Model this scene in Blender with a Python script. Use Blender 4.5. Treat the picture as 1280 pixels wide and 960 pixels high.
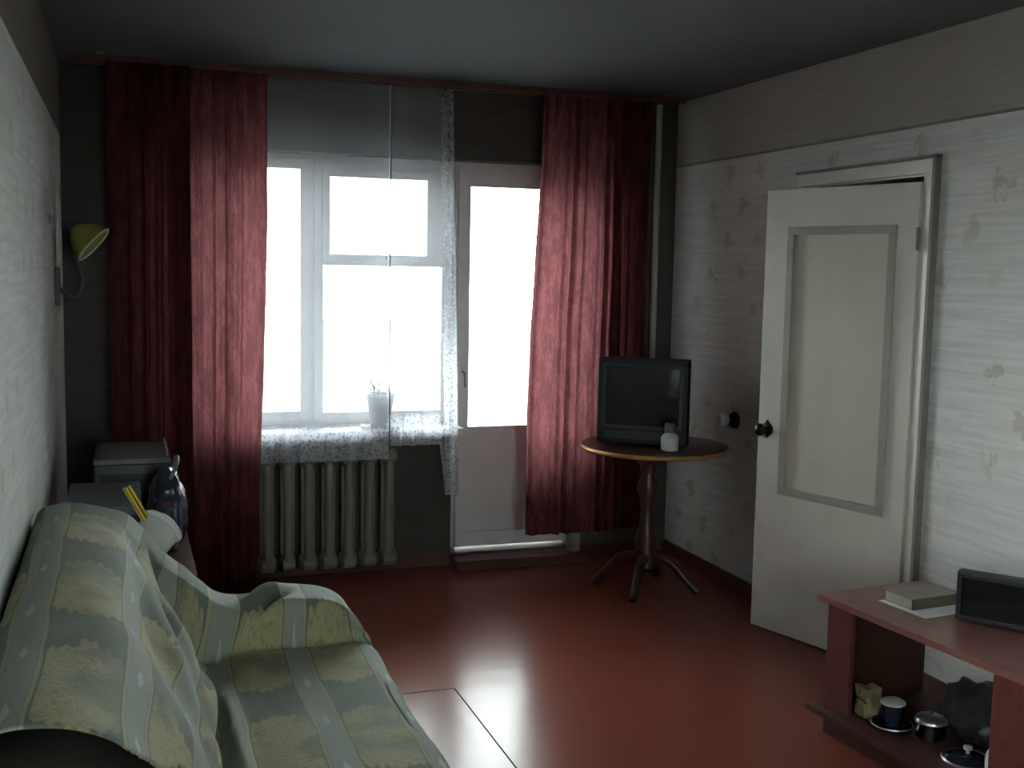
import bpy, bmesh, math, random
from mathutils import Vector, Matrix, noise
random.seed(4)
PI = math.pi
S = bpy.context.scene
C = S.collection
for o in list(bpy.data.objects): bpy.data.objects.remove(o)

# ------------------------------------------------------------------ camera, sky, exposure
YAW, PITCH, ROLL, F = 0.331, 0.1016, 0.0186, 1415.33
cd = bpy.data.cameras.new('camera'); cam = bpy.data.objects.new('camera', cd); C.objects.link(cam)
cd.sensor_width = 36.0; cd.lens = F/1280*36.0; cd.clip_start = 0.05; cd.clip_end = 300
cam.matrix_world = (Matrix.Translation((0, 0, 1.6206)) @ Matrix.Rotation(-YAW, 4, 'Z')
                    @ Matrix.Rotation(PI/2-PITCH, 4, 'X') @ Matrix.Rotation(ROLL, 4, 'Z'))
S.camera = cam
w = bpy.data.worlds.new('overcast_sky'); S.world = w; w.use_nodes = True
wb = w.node_tree.nodes['Background']
wb.inputs['Color'].default_value = (0.92, 0.97, 0.98, 1)
wb.inputs['Strength'].default_value = 15.0
S.view_settings.view_transform = 'Standard'; S.view_settings.look = 'None'
S.view_settings.exposure = 0.5; S.view_settings.gamma = 1.0; S.view_settings.use_curve_mapping = False

# ------------------------------------------------------------------ helpers
def chain(o):
    m = Matrix.Identity(4)
    while o is not None:
        m = o.matrix_basis @ m; o = o.parent
    return m
def tag(o, label=None, cat=None, group=None, kind=None):
    if label: o['label'] = label
    if cat: o['category'] = cat
    if group: o['group'] = group
    if kind: o['kind'] = kind
    return o
def thing(name, label, cat, loc=(0, 0, 0), rz=0.0, group=None):
    o = bpy.data.objects.new(name, None); C.objects.link(o)
    o.empty_display_size = 0.05
    o.location = loc; o.rotation_euler = (0, 0, rz)
    return tag(o, label, cat, group)
def obj(name, bm, mat, parent=None, world=False, smooth=None, bevel=0.0, seg=2, label=None, kind=None):
    """smooth = auto-smooth angle in degrees, or None for flat"""
    bmesh.ops.recalc_face_normals(bm, faces=bm.faces)
    if world and parent is not None:
        bm.transform(chain(parent).inverted())
    if bevel > 0:
        es = [e for e in bm.edges if len(e.link_faces) == 2 and e.calc_face_angle(0) > 0.6]
        bmesh.ops.bevel(bm, geom=es, offset=bevel, segments=seg, affect='EDGES', profile=0.7)
    if smooth:
        for f in bm.faces: f.smooth = True
        for e in bm.edges:
            if len(e.link_faces) == 2 and e.calc_face_angle(0) > math.radians(smooth): e.smooth = False
    me = bpy.data.meshes.new(name); bm.to_mesh(me); bm.free()
    if mat: me.materials.append(mat)
    o = bpy.data.objects.new(name, me); C.objects.link(o)
    if parent is not None: o.parent = parent
    return tag(o, label, None, None, kind)
def B(*boxes):
    bm = bmesh.new()
    for lo, hi in boxes: box(bm, lo, hi)
    return bm
def box(bm, lo, hi, M=None):
    r = bmesh.ops.create_cube(bm, size=1.0)
    m = Matrix.Translation([(a+b)/2 for a, b in zip(lo, hi)]) @ Matrix.Diagonal([abs(b-a) for a, b in zip(lo, hi)]+[1])
    if M is not None: m = M @ m
    bmesh.ops.transform(bm, matrix=m, verts=r['verts'])
def lathe(bm, prof, n=24, M=None, cap=True):
    """prof = [(radius, height)...] about local Z"""
    rings = []
    for r, h in prof:
        ring = []
        for i in range(n):
            a = 2*PI*i/n
            v = Vector((r*math.cos(a), r*math.sin(a), h))
            if M is not None: v = M @ v
            ring.append(bm.verts.new(v))
        rings.append(ring)
    for a, b in zip(rings, rings[1:]):
        for i in range(n):
            bm.faces.new((a[i], a[(i+1) % n], b[(i+1) % n], b[i]))
    if cap:
        if prof[0][0] > 1e-6: bm.faces.new(rings[0][::-1])
        if prof[-1][0] > 1e-6: bm.faces.new(rings[-1])
    bmesh.ops.remove_doubles(bm, verts=[v for rg in rings for v in rg], dist=1e-6)
def tube(bm, pts, r, n=10, r2=None):
    pts = [Vector(p) for p in pts]; rings = []; up = Vector((0.13, 0.21, 1)).normalized(); k = len(pts)-1
    for i, p in enumerate(pts):
        d = (pts[min(i+1, k)]-pts[max(i-1, 0)]).normalized()
        a = d.cross(up)
        if a.length < 0.05: a = d.cross(Vector((1, 0.1, 0)))
        a.normalize(); b = d.cross(a)
        rr = r if r2 is None else r+(r2-r)*i/k
        rings.append([bm.verts.new(p+rr*(a*math.cos(2*PI*j/n)+b*math.sin(2*PI*j/n))) for j in range(n)])
    for x, y in zip(rings, rings[1:]):
        for j in range(n): bm.faces.new((x[j], x[(j+1) % n], y[(j+1) % n], y[j]))
    bm.faces.new(rings[0][::-1]); bm.faces.new(rings[-1])
def spline(pts, n=8):
    P = [Vector(p) for p in pts]; out = []
    for i in range(len(P)-1):
        a, b, c, d = P[max(i-1, 0)], P[i], P[i+1], P[min(i+2, len(P)-1)]
        for k in range(n):
            t = k/n
            out.append(0.5*((2*b)+(c-a)*t+(2*a-5*b+4*c-d)*t*t+(3*b-a-3*c+d)*t**3))
    out.append(P[-1]); return out
def frame_bm(a0, a1, z0, z1, w, y0, y1, axis='x'):
    """rectangular frame (outer a0..a1, z0..z1), member width w, thickness y0..y1"""
    bm = bmesh.new()
    for (p, q, r, s) in ((a0, a1, z0, z0+w), (a0, a1, z1-w, z1), (a0, a0+w, z0+w, z1-w), (a1-w, a1, z0+w, z1-w)):
        if axis == 'x': box(bm, (p, y0, r), (q, y1, s))
        else: box(bm, (y0, p, r), (y1, q, s))
    return bm

# ------------------------------------------------------------------ materials
def mat(name, col, rough=0.6, metal=0.0, spec=0.5, var=0.0, vscale=8.0, bump=0.0, bscale=30.0, stretch=(1, 1, 1), coat=0.0):
    m = bpy.data.materials.new(name); m.use_nodes = True; nt = m.node_tree; N = nt.nodes; L = nt.links
    p = N['Principled BSDF']
    p.inputs['Base Color'].default_value = (*col, 1); p.inputs['Roughness'].default_value = rough
    p.inputs['Metallic'].default_value = metal; p.inputs['Specular IOR Level'].default_value = spec
    p.inputs['Coat Weight'].default_value = coat
    tc = N.new('ShaderNodeTexCoord'); mp = N.new('ShaderNodeMapping'); mp.inputs['Scale'].default_value = stretch
    L.new(tc.outputs['Object'], mp.inputs['Vector'])
    nz = N.new('ShaderNodeTexNoise'); nz.inputs['Scale'].default_value = vscale; nz.inputs['Detail'].default_value = 5
    L.new(mp.outputs[0], nz.inputs['Vector'])
    rp = N.new('ShaderNodeMapRange'); rp.inputs['From Min'].default_value = 0.3; rp.inputs['From Max'].default_value = 0.7
    rp.inputs['To Min'].default_value = 1-var; rp.inputs['To Max'].default_value = 1+var
    L.new(nz.outputs['Fac'], rp.inputs['Value'])
    mx = N.new('ShaderNodeVectorMath'); mx.operation = 'SCALE'; mx.inputs[0].default_value = col
    L.new(rp.outputs[0], mx.inputs['Scale']); L.new(mx.outputs[0], p.inputs['Base Color'])
    if bump > 0:
        n2 = N.new('ShaderNodeTexNoise'); n2.inputs['Scale'].default_value = bscale; n2.inputs['Detail'].default_value = 4
        L.new(mp.outputs[0], n2.inputs['Vector'])
        bp = N.new('ShaderNodeBump'); bp.inputs['Strength'].default_value = bump; bp.inputs['Distance'].default_value = 0.01
        L.new(n2.outputs['Fac'], bp.inputs['Height']); L.new(bp.outputs[0], p.inputs['Normal'])
    return m

class G:
    """tiny node-math helper"""
    def __init__(s, name):
        s.m = bpy.data.materials.new(name); s.m.use_nodes = True; s.nt = s.m.node_tree
        s.N = s.nt.nodes; s.L = s.nt.links; s.p = s.N['Principled BSDF']; s.out = s.N['Material Output']
    def _in(s, sock, v):
        if v is None: return
        if hasattr(v, 'is_output'): s.L.new(v, sock)
        else: sock.default_value = v
    def ma(s, op, a, b=None, c=None, clamp=False):
        n = s.N.new('ShaderNodeMath'); n.operation = op; n.use_clamp = clamp
        s._in(n.inputs[0], a); s._in(n.inputs[1], b); s._in(n.inputs[2], c); return n.outputs[0]
    def noise(s, vec, scale, detail=4, rough=0.5):
        n = s.N.new('ShaderNodeTexNoise'); n.inputs['Scale'].default_value = scale; n.inputs['Detail'].default_value = detail
        n.inputs['Roughness'].default_value = rough; s.L.new(vec, n.inputs['Vector']); return n.outputs['Fac']
    def mapv(s, vec, sc):
        n = s.N.new('ShaderNodeMapping'); n.inputs['Scale'].default_value = sc; s.L.new(vec, n.inputs['Vector']); return n.outputs[0]
    def rng(s, v, a, b, c=0.0, d=1.0):
        n = s.N.new('ShaderNodeMapRange'); n.interpolation_type = 'SMOOTHSTEP'
        for k, x in (('From Min', a), ('From Max', b), ('To Min', c), ('To Max', d)): n.inputs[k].default_value = x
        s.L.new(v, n.inputs['Value']); return n.outputs[0]
    def mix(s, f, a, b):
        n = s.N.new('ShaderNodeMix'); n.data_type = 'RGBA'; s._in(n.inputs[0], f)
        for i, x in ((6, a), (7, b)):
            if hasattr(x, 'is_output'): s.L.new(x, n.inputs[i])
            else: n.inputs[i].default_value = (*x, 1)
        return n.outputs[2]
    def bump(s, h, st, dist=0.01):
        n = s.N.new('ShaderNodeBump'); n.inputs['Strength'].default_value = st; n.inputs['Distance'].default_value = dist
        s.L.new(h, n.inputs['Height']); return n.outputs[0]
    def xyz(s, v):
        n = s.N.new('ShaderNodeSeparateXYZ'); s.L.new(v, n.inputs[0]); return n.outputs
    def co(s, k='Object'):
        if not hasattr(s, 'tc'): s.tc = s.N.new('ShaderNodeTexCoord')
        return s.tc.outputs[k]

def wallpaper(name, base, blot, border_z, above, horiz='y'):
    g = G(name); o = g.co(); x, y, z = g.xyz(o); h = y if horiz == 'y' else x
    cmb = g.N.new('ShaderNodeCombineXYZ'); g.L.new(h, cmb.inputs[0]); g.L.new(z, cmb.inputs[1])
    v2 = cmb.outputs[0]
    streak = g.noise(g.mapv(v2, (1.5, 34, 1)), 1.6, 5)
    # floral sprigs: cells on a half-drop lattice, broken up into leaves by noise
    row = g.ma('FLOOR', g.ma('DIVIDE', z, 0.17))
    hh = g.ma('ADD', g.ma('DIVIDE', h, 0.30), g.ma('MULTIPLY', row, 0.5))
    fu = g.ma('SUBTRACT', g.ma('FRACT', hh), 0.5); fv = g.ma('SUBTRACT', g.ma('FRACT', g.ma('DIVIDE', z, 0.17)), 0.5)
    n1 = g.noise(v2, 22, 3)
    d = g.ma('SQRT', g.ma('ADD', g.ma('MULTIPLY', g.ma('MULTIPLY', fu, fu), 3.2), g.ma('MULTIPLY', fv, fv)))
    d = g.ma('ADD', d, g.ma('MULTIPLY', g.ma('SUBTRACT', n1, 0.5), 1.1))
    leaf = g.rng(d, 0.16, 0.30, 1.0, 0.0)
    n2 = g.noise(v2, 2.2, 3)
    leaf = g.ma('MULTIPLY', leaf, g.rng(n2, 0.38, 0.60))
    c = g.mix(g.rng(streak, 0.3, 0.7), [b*0.87 for b in base], [min(1, b*1.08) for b in base])
    c = g.mix(g.ma('MULTIPLY', leaf, 0.62), c, blot)
    tint = g.rng(g.noise(v2, 1.1, 2), 0.40, 0.65)
    c = g.mix(g.ma('MULTIPLY', tint, 0.35), c, [base[0]*0.96, base[1]*0.88, base[2]*0.80])
    if border_z:
        up = g.rng(z, border_z-0.002, border_z+0.002)
        ca = g.mix(g.rng(streak, 0.3, 0.7), [a*0.9 for a in above], above)
        c = g.mix(up, c, ca)
    g.L.new(c, g.p.inputs['Base Color']); g.p.inputs['Roughness'].default_value = 0.75
    g.p.inputs['Specular IOR Level'].default_value = 0.25
    g.L.new(g.bump(streak, 0.25, 0.004), g.p.inputs['Normal'])
    return g.m

M_wall_r = wallpaper('wallpaper_sprigs', (0.70, 0.71, 0.695), (0.37, 0.33, 0.28), 2.212, (0.46, 0.43, 0.38))
M_wall_l = wallpaper('wallpaper_sprigs_left', (0.60, 0.63, 0.61), (0.42, 0.40, 0.36), 2.212, (0.18, 0.165, 0.145))  # band above the border darkened: upper-wall shade put into its colour
M_wall_b = wallpaper('wallpaper_shaded_tone', (0.082, 0.075, 0.066), (0.07, 0.065, 0.05), None, (0.4, 0.4, 0.4), 'x')  # wallpaper tone darkened to hold the shade of the window wall
M_ceil = mat('ceiling_whitewash_shaded', (0.125, 0.138, 0.148), 0.9, var=0.05, vscale=2, bump=0.15, bscale=60)  # whitewash taken down to grey: the ceiling's shade is in the colour
M_white = mat('white_gloss_paint', (0.78, 0.765, 0.70), 0.35, var=0.05, vscale=5, bump=0.08, bscale=40)
M_sash = mat('white_window_paint', (0.72, 0.72, 0.72), 0.4, var=0.05, vscale=6)
M_edge = mat('grey_casing_edge', (0.22, 0.22, 0.20), 0.6, var=0.1)
M_dark = mat('corridor_dark', (0.10, 0.09, 0.08), 0.8)
M_base = mat('baseboard_brown_paint', (0.10, 0.035, 0.025), 0.45, var=0.15)
M_redwood = mat('mahogany_laminate', (0.13, 0.038, 0.032), 0.38, var=0.22, vscale=4, stretch=(1, 9, 9), bump=0.04)
M_redwood_top = mat('mahogany_laminate_lit_top', (0.24, 0.10, 0.085), 0.30, var=0.18, vscale=5, stretch=(9, 1, 1))  # paler than the body laminate: light on the top put into the colour
M_shelf = mat('shaded_shelf_laminate', (0.075, 0.026, 0.021), 0.5, var=0.2, vscale=5)  # mahogany darkened: shade inside the stand put into the colour
M_tablewood = mat('dark_table_wood', (0.055, 0.020, 0.013), 0.35, var=0.2, vscale=6, stretch=(6, 1, 1))
M_gold = mat('gilt_rim', (0.50, 0.30, 0.10), 0.4, 0.35, var=0.15)
M_black = mat('black_plastic', (0.010, 0.010, 0.011), 0.45, var=0.1)
M_blackg = mat('black_gloss', (0.010, 0.010, 0.012), 0.12)
M_screen = mat('tube_screen', (0.022, 0.023, 0.026), 0.10)
M_bronze = mat('dark_bronze', (0.045, 0.035, 0.018), 0.35, 0.8, var=0.2)
M_rad = mat('radiator_paint', (0.23, 0.22, 0.185), 0.5, var=0.08, bump=0.08)
M_pipe = mat('pipe_paint', (0.40, 0.41, 0.38), 0.5, var=0.06)
M_paper = mat('white_paper', (0.80, 0.82, 0.84), 0.7, var=0.02)
M_pages = mat('book_pages', (0.42, 0.38, 0.28), 0.8, var=0.15, vscale=20, stretch=(1, 1, 60))
M_cover = mat('book_cover', (0.27, 0.235, 0.20), 0.5, var=0.15, vscale=18)
M_steel = mat('polished_steel', (0.72, 0.74, 0.78), 0.28, 1.0, var=0.05)
M_pale = mat('pale_plastic', (0.60, 0.62, 0.58), 0.4, var=0.04)
M_yell = mat('yellow_card', (0.34, 0.29, 0.15), 0.7, var=0.3, vscale=14)
M_darkglass = mat('dark_blue_glaze', (0.02, 0.025, 0.04), 0.15)
M_lampy = mat('yellow_green_shade', (0.24, 0.23, 0.05), 0.5, var=0.1)
M_grey = mat('grey_plastic', (0.14, 0.155, 0.165), 0.5, var=0.1, vscale=12)
M_greyd = mat('dark_grey_plastic', (0.05, 0.055, 0.06), 0.45, var=0.1)
M_uphol = mat('dark_brown_upholstery', (0.035, 0.026, 0.020), 0.9, var=0.2, vscale=40, bump=0.3, bscale=200)
M_bag = mat('smoky_bag', (0.05, 0.052, 0.055), 0.35, var=0.3, vscale=9, bump=0.5, bscale=18)
M_snow = mat('thawing_ground', (0.16, 0.16, 0.15), 0.9, var=0.08, vscale=0.2)
M_concrete = mat('balcony_concrete', (0.55, 0.56, 0.57), 0.9, var=0.1, vscale=5)
M_leaf = mat('twig_green', (0.03, 0.035, 0.02), 0.6, var=0.2)
M_pot = mat('white_flower_pot', (0.55, 0.55, 0.58), 0.5, var=0.04)

# painted hardboard floor
g = G('floor_red_paint'); o = g.co()
n = g.noise(o, 1.3, 5); n2 = g.noise(o, 16, 5)
c = g.mix(g.rng(n, 0.3, 0.7), (0.215, 0.060, 0.040), (0.235, 0.068, 0.044))
g.L.new(c, g.p.inputs['Base Color'])
g.p.inputs['Roughness'].default_value = 0.215
g.p.inputs['Specular IOR Level'].default_value = 0.15
g.L.new(g.bump(g.noise(o, 5.0, 2), 0.12, 0.012), g.p.inputs['Normal'])
M_floor = g.m

# sofa throw: brocade, pale stripes with yellowish edges and gold-green motifs between
g = G('brocade_throw'); uv = g.co('UV'); u, v, _ = g.xyz(uv)
wv = g.ma('SUBTRACT', g.noise(uv, 3.0, 2), 0.5); u = g.ma('ADD', u, g.ma('MULTIPLY', wv, 0.030)); v = g.ma('ADD', v, g.ma('MULTIPLY', wv, 0.10))
PER = 0.235
q = g.ma('ADD', g.ma('DIVIDE', u, PER), 0.0)
fu = g.ma('ABSOLUTE', g.ma('SUBTRACT', g.ma('FRACT', q), 0.5))          # 0 mid-band .. 0.5 stripe centre
stripe = g.rng(fu, 0.375, 0.385); edge = g.ma('MULTIPLY', g.rng(fu, 0.335, 0.345), g.rng(fu, 0.372, 0.380, 1, 0))
fvr = g.ma('FRACT', g.ma('ADD', g.ma('DIVIDE', v, 0.62), 0.129)); fv = g.ma('ABSOLUTE', g.ma('SUBTRACT', fvr, 0.5))
nz = g.noise(g.mapv(uv, (1, 1, 1)), 26, 4, 0.65); nf = g.noise(uv, 90, 3, 0.6)
saw = g.ma('ABSOLUTE', g.ma('SUBTRACT', g.ma('FRACT', g.ma('MULTIPLY', fu, 9.0)), 0.5))
d = g.ma('ADD', fv, g.ma('MULTIPLY', g.ma('SUBTRACT', nz, 0.5), 0.16))
d = g.ma('ADD', d, g.ma('MULTIPLY', saw, 0.08)); d = g.ma('ADD', d, g.ma('MULTIPLY', fu, 0.28))
motif = g.ma('MULTIPLY', g.rng(d, 0.36, 0.385, 1, 0), g.rng(fu, 0.315, 0.33, 1, 0))
motif = g.ma('MULTIPLY', motif, g.rng(nf, 0.35, 0.50, 0.45, 1.0))
dd = g.ma('ADD', g.ma('MULTIPLY', g.ma('SUBTRACT', 0.5, fu), 3.2), g.ma('ABSOLUTE', g.ma('SUBTRACT', g.ma('FRACT', g.ma('DIVIDE', v, 0.30)), 0.5)))
dia = g.ma('MULTIPLY', stripe, g.rng(g.ma('ADD', dd, g.ma('MULTIPLY', nz, 0.12)), 0.17, 0.22, 1, 0))
motif = g.ma('MULTIPLY', motif, g.ma('ADD', 0.35, g.ma('MULTIPLY', 0.65, g.rng(g.noise(uv, 6.5, 3), 0.36, 0.58))))
c = g.mix(g.rng(nz, 0.3, 0.7), (0.135, 0.162, 0.124), (0.155, 0.182, 0.140))
c = g.mix(motif, c, (0.370, 0.350, 0.190))
c = g.mix(edge, c, (0.33, 0.335, 0.21))
c = g.mix(stripe, c, (0.275, 0.31, 0.26))
c = g.mix(dia, c, (0.42, 0.48, 0.46))
g.L.new(c, g.p.inputs['Base Color']); g.p.inputs['Roughness'].default_value = 0.8; g.p.inputs['Specular IOR Level'].default_value = 0.3
g.p.inputs['Sheen Weight'].default_value = 0.06; g.p.inputs['Sheen Roughness'].default_value = 0.4
g.L.new(g.bump(g.ma('ADD', nf, g.ma('MULTIPLY', motif, 0.5)), 0.25, 0.003), g.p.inputs['Normal'])
M_throw = g.m

def cloth_translucent(name, col, tcol, transp, pattern=True):
    g = G(name); uv = g.co('UV'); g.N.remove(g.p)
    nz = g.noise(uv, 14, 4, 0.6); nf = g.noise(uv, 60, 3, 0.6)
    pat = g.rng(g.ma('ADD', g.ma('MULTIPLY', nz, 0.6), g.ma('MULTIPLY', nf, 0.4)), 0.42, 0.56) if pattern else nz
    c = g.mix(pat, col, [k*0.62 for k in col]); t = g.mix(pat, tcol, [k*0.66 for k in tcol])
    D = g.N.new('ShaderNodeBsdfDiffuse'); T = g.N.new('ShaderNodeBsdfTranslucent'); X = g.N.new('ShaderNodeBsdfTransparent')
    g.L.new(c, D.inputs['Color']); g.L.new(t, T.inputs['Color'])
    a = g.N.new('ShaderNodeMixShader'); a.inputs[0].default_value = 0.45
    g.L.new(D.outputs[0], a.inputs[1]); g.L.new(T.outputs[0], a.inputs[2])
    b = g.N.new('ShaderNodeMixShader'); b.inputs[0].default_value = transp
    g.L.new(a.outputs[0], b.inputs[1]); g.L.new(X.outputs[0], b.inputs[2])
    g.L.new(b.outputs[0], g.out.inputs['Surface']); return g.m
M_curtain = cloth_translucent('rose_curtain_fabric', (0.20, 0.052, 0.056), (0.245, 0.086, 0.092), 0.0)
M_curtain_d = cloth_translucent('rose_curtain_shaded', (0.11, 0.030, 0.030), (0.11, 0.030, 0.030), 0.0)  # darker copy of the rose fabric: shade on the unlit parts as colour

def tulle_mat(name, sided):
    """sheer net; denser lace near the hem (uv.y<0.10) and near side edge (uv.x>0.93)"""
    g = G(name); uv = g.co('UV'); u, v, _ = g.xyz(uv); g.N.remove(g.p); oc = g.co('Object')
    nz = g.noise(oc, 38, 3, 0.7); vo = g.N.new('ShaderNodeTexVoronoi'); vo.inputs['Scale'].default_value = 62
    g.L.new(oc, vo.inputs['Vector'])
    hem = g.rng(v, 0.075, 0.095, 1, 0); side = g.rng(u, 0.78, 0.82) if sided else g.rng(u, 1.2, 1.3)
    lace = g.ma('MAXIMUM', hem, side)
    pat = g.rng(g.ma('ADD', vo.outputs['Distance'], g.ma('MULTIPLY', nz, 0.9)), 0.72, 0.92)
    side = g.ma('MULTIPLY', side, g.rng(v, 0.30, 0.45, 1, 0.15)); lace = g.ma('MAXIMUM', hem, side)
    dens = g.ma('ADD', 0.27, g.ma('MULTIPLY', lace, g.ma('ADD', 0.16, g.ma('MULTIPLY', pat, 0.40))))
    rim = g.ma('MAXIMUM', g.rng(v, 0.008, 0.014, 1, 0), g.rng(u, 0.988, 0.994))
    dens = g.ma('MAXIMUM', dens, g.ma('MULTIPLY', rim, 0.6))
    D = g.N.new('ShaderNodeBsdfDiffuse'); T = g.N.new('ShaderNodeBsdfTranslucent'); X = g.N.new('ShaderNodeBsdfTransparent')
    D.inputs['Color'].default_value = (0.66, 0.68, 0.74, 1); T.inputs['Color'].default_value = (0.66, 0.69, 0.75, 1)
    a = g.N.new('ShaderNodeMixShader'); a.inputs[0].default_value = 0.6
    g.L.new(D.outputs[0], a.inputs[1]); g.L.new(T.outputs[0], a.inputs[2])
    b = g.N.new('ShaderNodeMixShader'); g.L.new(dens, b.inputs[0])
    g.L.new(X.outputs[0], b.inputs[1]); g.L.new(a.outputs[0], b.inputs[2])
    g.L.new(b.outputs[0], g.out.inputs['Surface']); return g.m
M_tulle = tulle_mat('tulle_lace', False); M_tulle2 = tulle_mat('tulle_side_lace', True)

g = G('window_glass'); g.N.remove(g.p)
X = g.N.new('ShaderNodeBsdfTransparent'); X.inputs['Color'].default_value = (0.93, 0.96, 0.95, 1)
Y = g.N.new('ShaderNodeBsdfGlossy'); Y.inputs['Roughness'].default_value = 0.02
fr = g.N.new('ShaderNodeFresnel'); fr.inputs['IOR'].default_value = 1.45
b = g.N.new('ShaderNodeMixShader'); g.L.new(fr.outputs[0], b.inputs[0]); g.L.new(X.outputs[0], b.inputs[1]); g.L.new(Y.outputs[0], b.inputs[2])
g.L.new(b.outputs[0], g.out.inputs['Surface']); M_glass = g.m

# yellow rule with black marks
g = G('yellow_rule'); x, y, z = g.xyz(g.co())
st = g.rng(g.ma('ABSOLUTE', g.ma('SUBTRACT', y, 0.0)), 0.0022, 0.003, 1, 0)
c = g.mix(st, (0.75, 0.58, 0.04), (0.02, 0.02, 0.02)); g.L.new(c, g.p.inputs['Base Color']); M_rule = g.m
# dark blue patterned bag
g = G('navy_patterned_bag'); o = g.co(); vo = g.N.new('ShaderNodeTexVoronoi'); vo.inputs['Scale'].default_value = 17
g.L.new(o, vo.inputs['Vector']); n = g.noise(o, 22, 3)
c = g.mix(g.rng(g.ma('ADD', vo.outputs['Distance'], g.ma('MULTIPLY', n, 0.35)), 0.30, 0.40, 1, 0), (0.022, 0.030, 0.055), (0.22, 0.20, 0.27))
c = g.mix(g.rng(n, 0.62, 0.66), c, (0.16, 0.04, 0.05))
g.L.new(c, g.p.inputs['Base Color']); g.p.inputs['Roughness'].default_value = 0.3
g.L.new(g.bump(g.noise(o, 12, 3), 0.6, 0.02), g.p.inputs['Normal']); M_navy = g.m

# ------------------------------------------------------------------ the room
XL, XR, YB, YN, H = -0.275, 2.972, 5.853, -1.30, 2.56
T = 0.16
DY0, DY1, DZ = 3.700, 4.500, 2.01                    # inner doorway
WX0, WX1, WZ0, WZ1 = 0.33, 1.715, 0.775, 2.19        # window opening
BX0, BX1, BZ0 = 1.715, 2.42, 0.06                    # balcony doorway

floor = obj('floor', B(((XL-T, YN-T, -0.15), (XR+T, YB+0.4, -0.008))), M_dark, kind='structure')
sheets = [((XL, YN), (1.187, -0.02)), ((XL, -0.016), (1.187, 1.34)), ((XL, 1.344), (1.187, 4.075)),
          ((1.190, YN), (XR, 1.34)), ((XL, 4.078), (0.40, YB))]
obj('floor_sheet', (lambda bm: (bmesh.ops.extrude_face_region(bm, geom=[bm.faces.new([bm.verts.new((x, y, -0.008)) for x, y in
    ((1.190, 1.344), (XR, 1.344), (XR, YB), (0.403, YB), (0.403, 4.078), (1.190, 4.078))])]), [setattr(v.co, 'z', 0.0) for v in list(bm.verts)[6:]], bm)[2])(bmesh.new()), M_floor, floor, bevel=0.0015, seg=1)
for (x0, y0), (x1, y1) in sheets:
    obj('floor_sheet', B(((x0, y0, -0.008), (x1, y1, 0.0))), M_floor, floor, bevel=0.0015, seg=1)
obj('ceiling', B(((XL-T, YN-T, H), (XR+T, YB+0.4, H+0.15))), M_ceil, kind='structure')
NX0, NX1, NZ0, NZ1 = -1.10, 0.95, 0.75, 2.00        # unseen window added for fill light, left wall behind the viewer
obj('wall_left', B(((XL-T, YN-T, 0), (XL, NX0, H)), ((XL-T, NX1, 0), (XL, YB+0.4, H)), ((XL-T, NX0, 0), (XL, NX1, NZ0)), ((XL-T, NX0, NZ1), (XL, NX1, H))), M_wall_l, kind='structure')
w2 = obj('fill_window_left', frame_bm(NX0, NX1, NZ0, NZ1, 0.05, XL-T+.03, XL-T+.09, 'y'), M_sash, kind='structure', bevel=0.003)
obj('mullion', B(((XL-T+.03, (NX0+NX1)/2-.03, NZ0+.05), (XL-T+.09, (NX0+NX1)/2+.03, NZ1-.05))), M_sash, w2)
obj('pane', B(((XL-T+.055, NX0+.045, NZ0+.045), (XL-T+.059, NX1-.045, NZ1-.045))), M_glass, w2)
MX0, MX1, MZ0, MZ1 = 0.25, 1.05, 0.80, 2.00        # another unseen window, added to light room-facing surfaces from behind the viewer
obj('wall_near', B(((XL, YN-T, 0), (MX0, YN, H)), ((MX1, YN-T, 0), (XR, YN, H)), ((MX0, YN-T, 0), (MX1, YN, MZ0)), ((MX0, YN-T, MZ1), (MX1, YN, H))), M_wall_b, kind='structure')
w3 = obj('fill_window_near', frame_bm(MX0, MX1, MZ0, MZ1, 0.05, YN-T+.03, YN-T+.09), M_sash, kind='structure', bevel=0.003)
obj('pane', B(((MX0+.045, YN-T+.055, MZ0+.045), (MX1-.045, YN-T+.059, MZ1-.045))), M_glass, w3)
obj('wall_right', B(((XR, YN-T, 0), (XR+T, DY0-0.03, H)), ((XR, DY1+0.03, 0), (XR+T, YB+0.4, H)),
                    ((XR, DY0-0.03, DZ+0.03), (XR+T, DY1+0.03, H))), M_wall_r, kind='structure')
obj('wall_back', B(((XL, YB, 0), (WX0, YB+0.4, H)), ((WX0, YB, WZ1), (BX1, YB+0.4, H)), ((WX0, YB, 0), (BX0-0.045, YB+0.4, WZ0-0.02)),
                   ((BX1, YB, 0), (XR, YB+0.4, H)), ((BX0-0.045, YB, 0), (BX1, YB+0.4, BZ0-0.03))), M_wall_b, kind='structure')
# hallway behind the inner door
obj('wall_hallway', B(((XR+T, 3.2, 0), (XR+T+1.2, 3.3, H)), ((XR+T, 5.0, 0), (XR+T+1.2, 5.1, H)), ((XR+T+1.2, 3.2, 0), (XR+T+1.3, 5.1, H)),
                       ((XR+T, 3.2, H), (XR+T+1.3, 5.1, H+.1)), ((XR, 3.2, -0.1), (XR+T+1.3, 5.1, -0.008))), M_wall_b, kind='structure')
# baseboards
obj('baseboard_right', B(((XR-0.018, DY1+0.085, 0), (XR, YB, 0.065)), ((XR-0.018, YN, 0), (XR, DY0-0.055, 0.065))), M_base, bevel=0.004, kind='structure')
obj('baseboard_left', B(((XL, YN, 0), (XL+0.018, YB, 0.065))), M_base, bevel=0.004, kind='structure')
obj('baseboard_back', B(((XL+.018, YB-0.018, 0), (BX0-0.05, YB, 0.065)), ((BX1+0.01, YB-0.018, 0), (XR-.018, YB, 0.065))), M_base, bevel=0.004, kind='structure')
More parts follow.
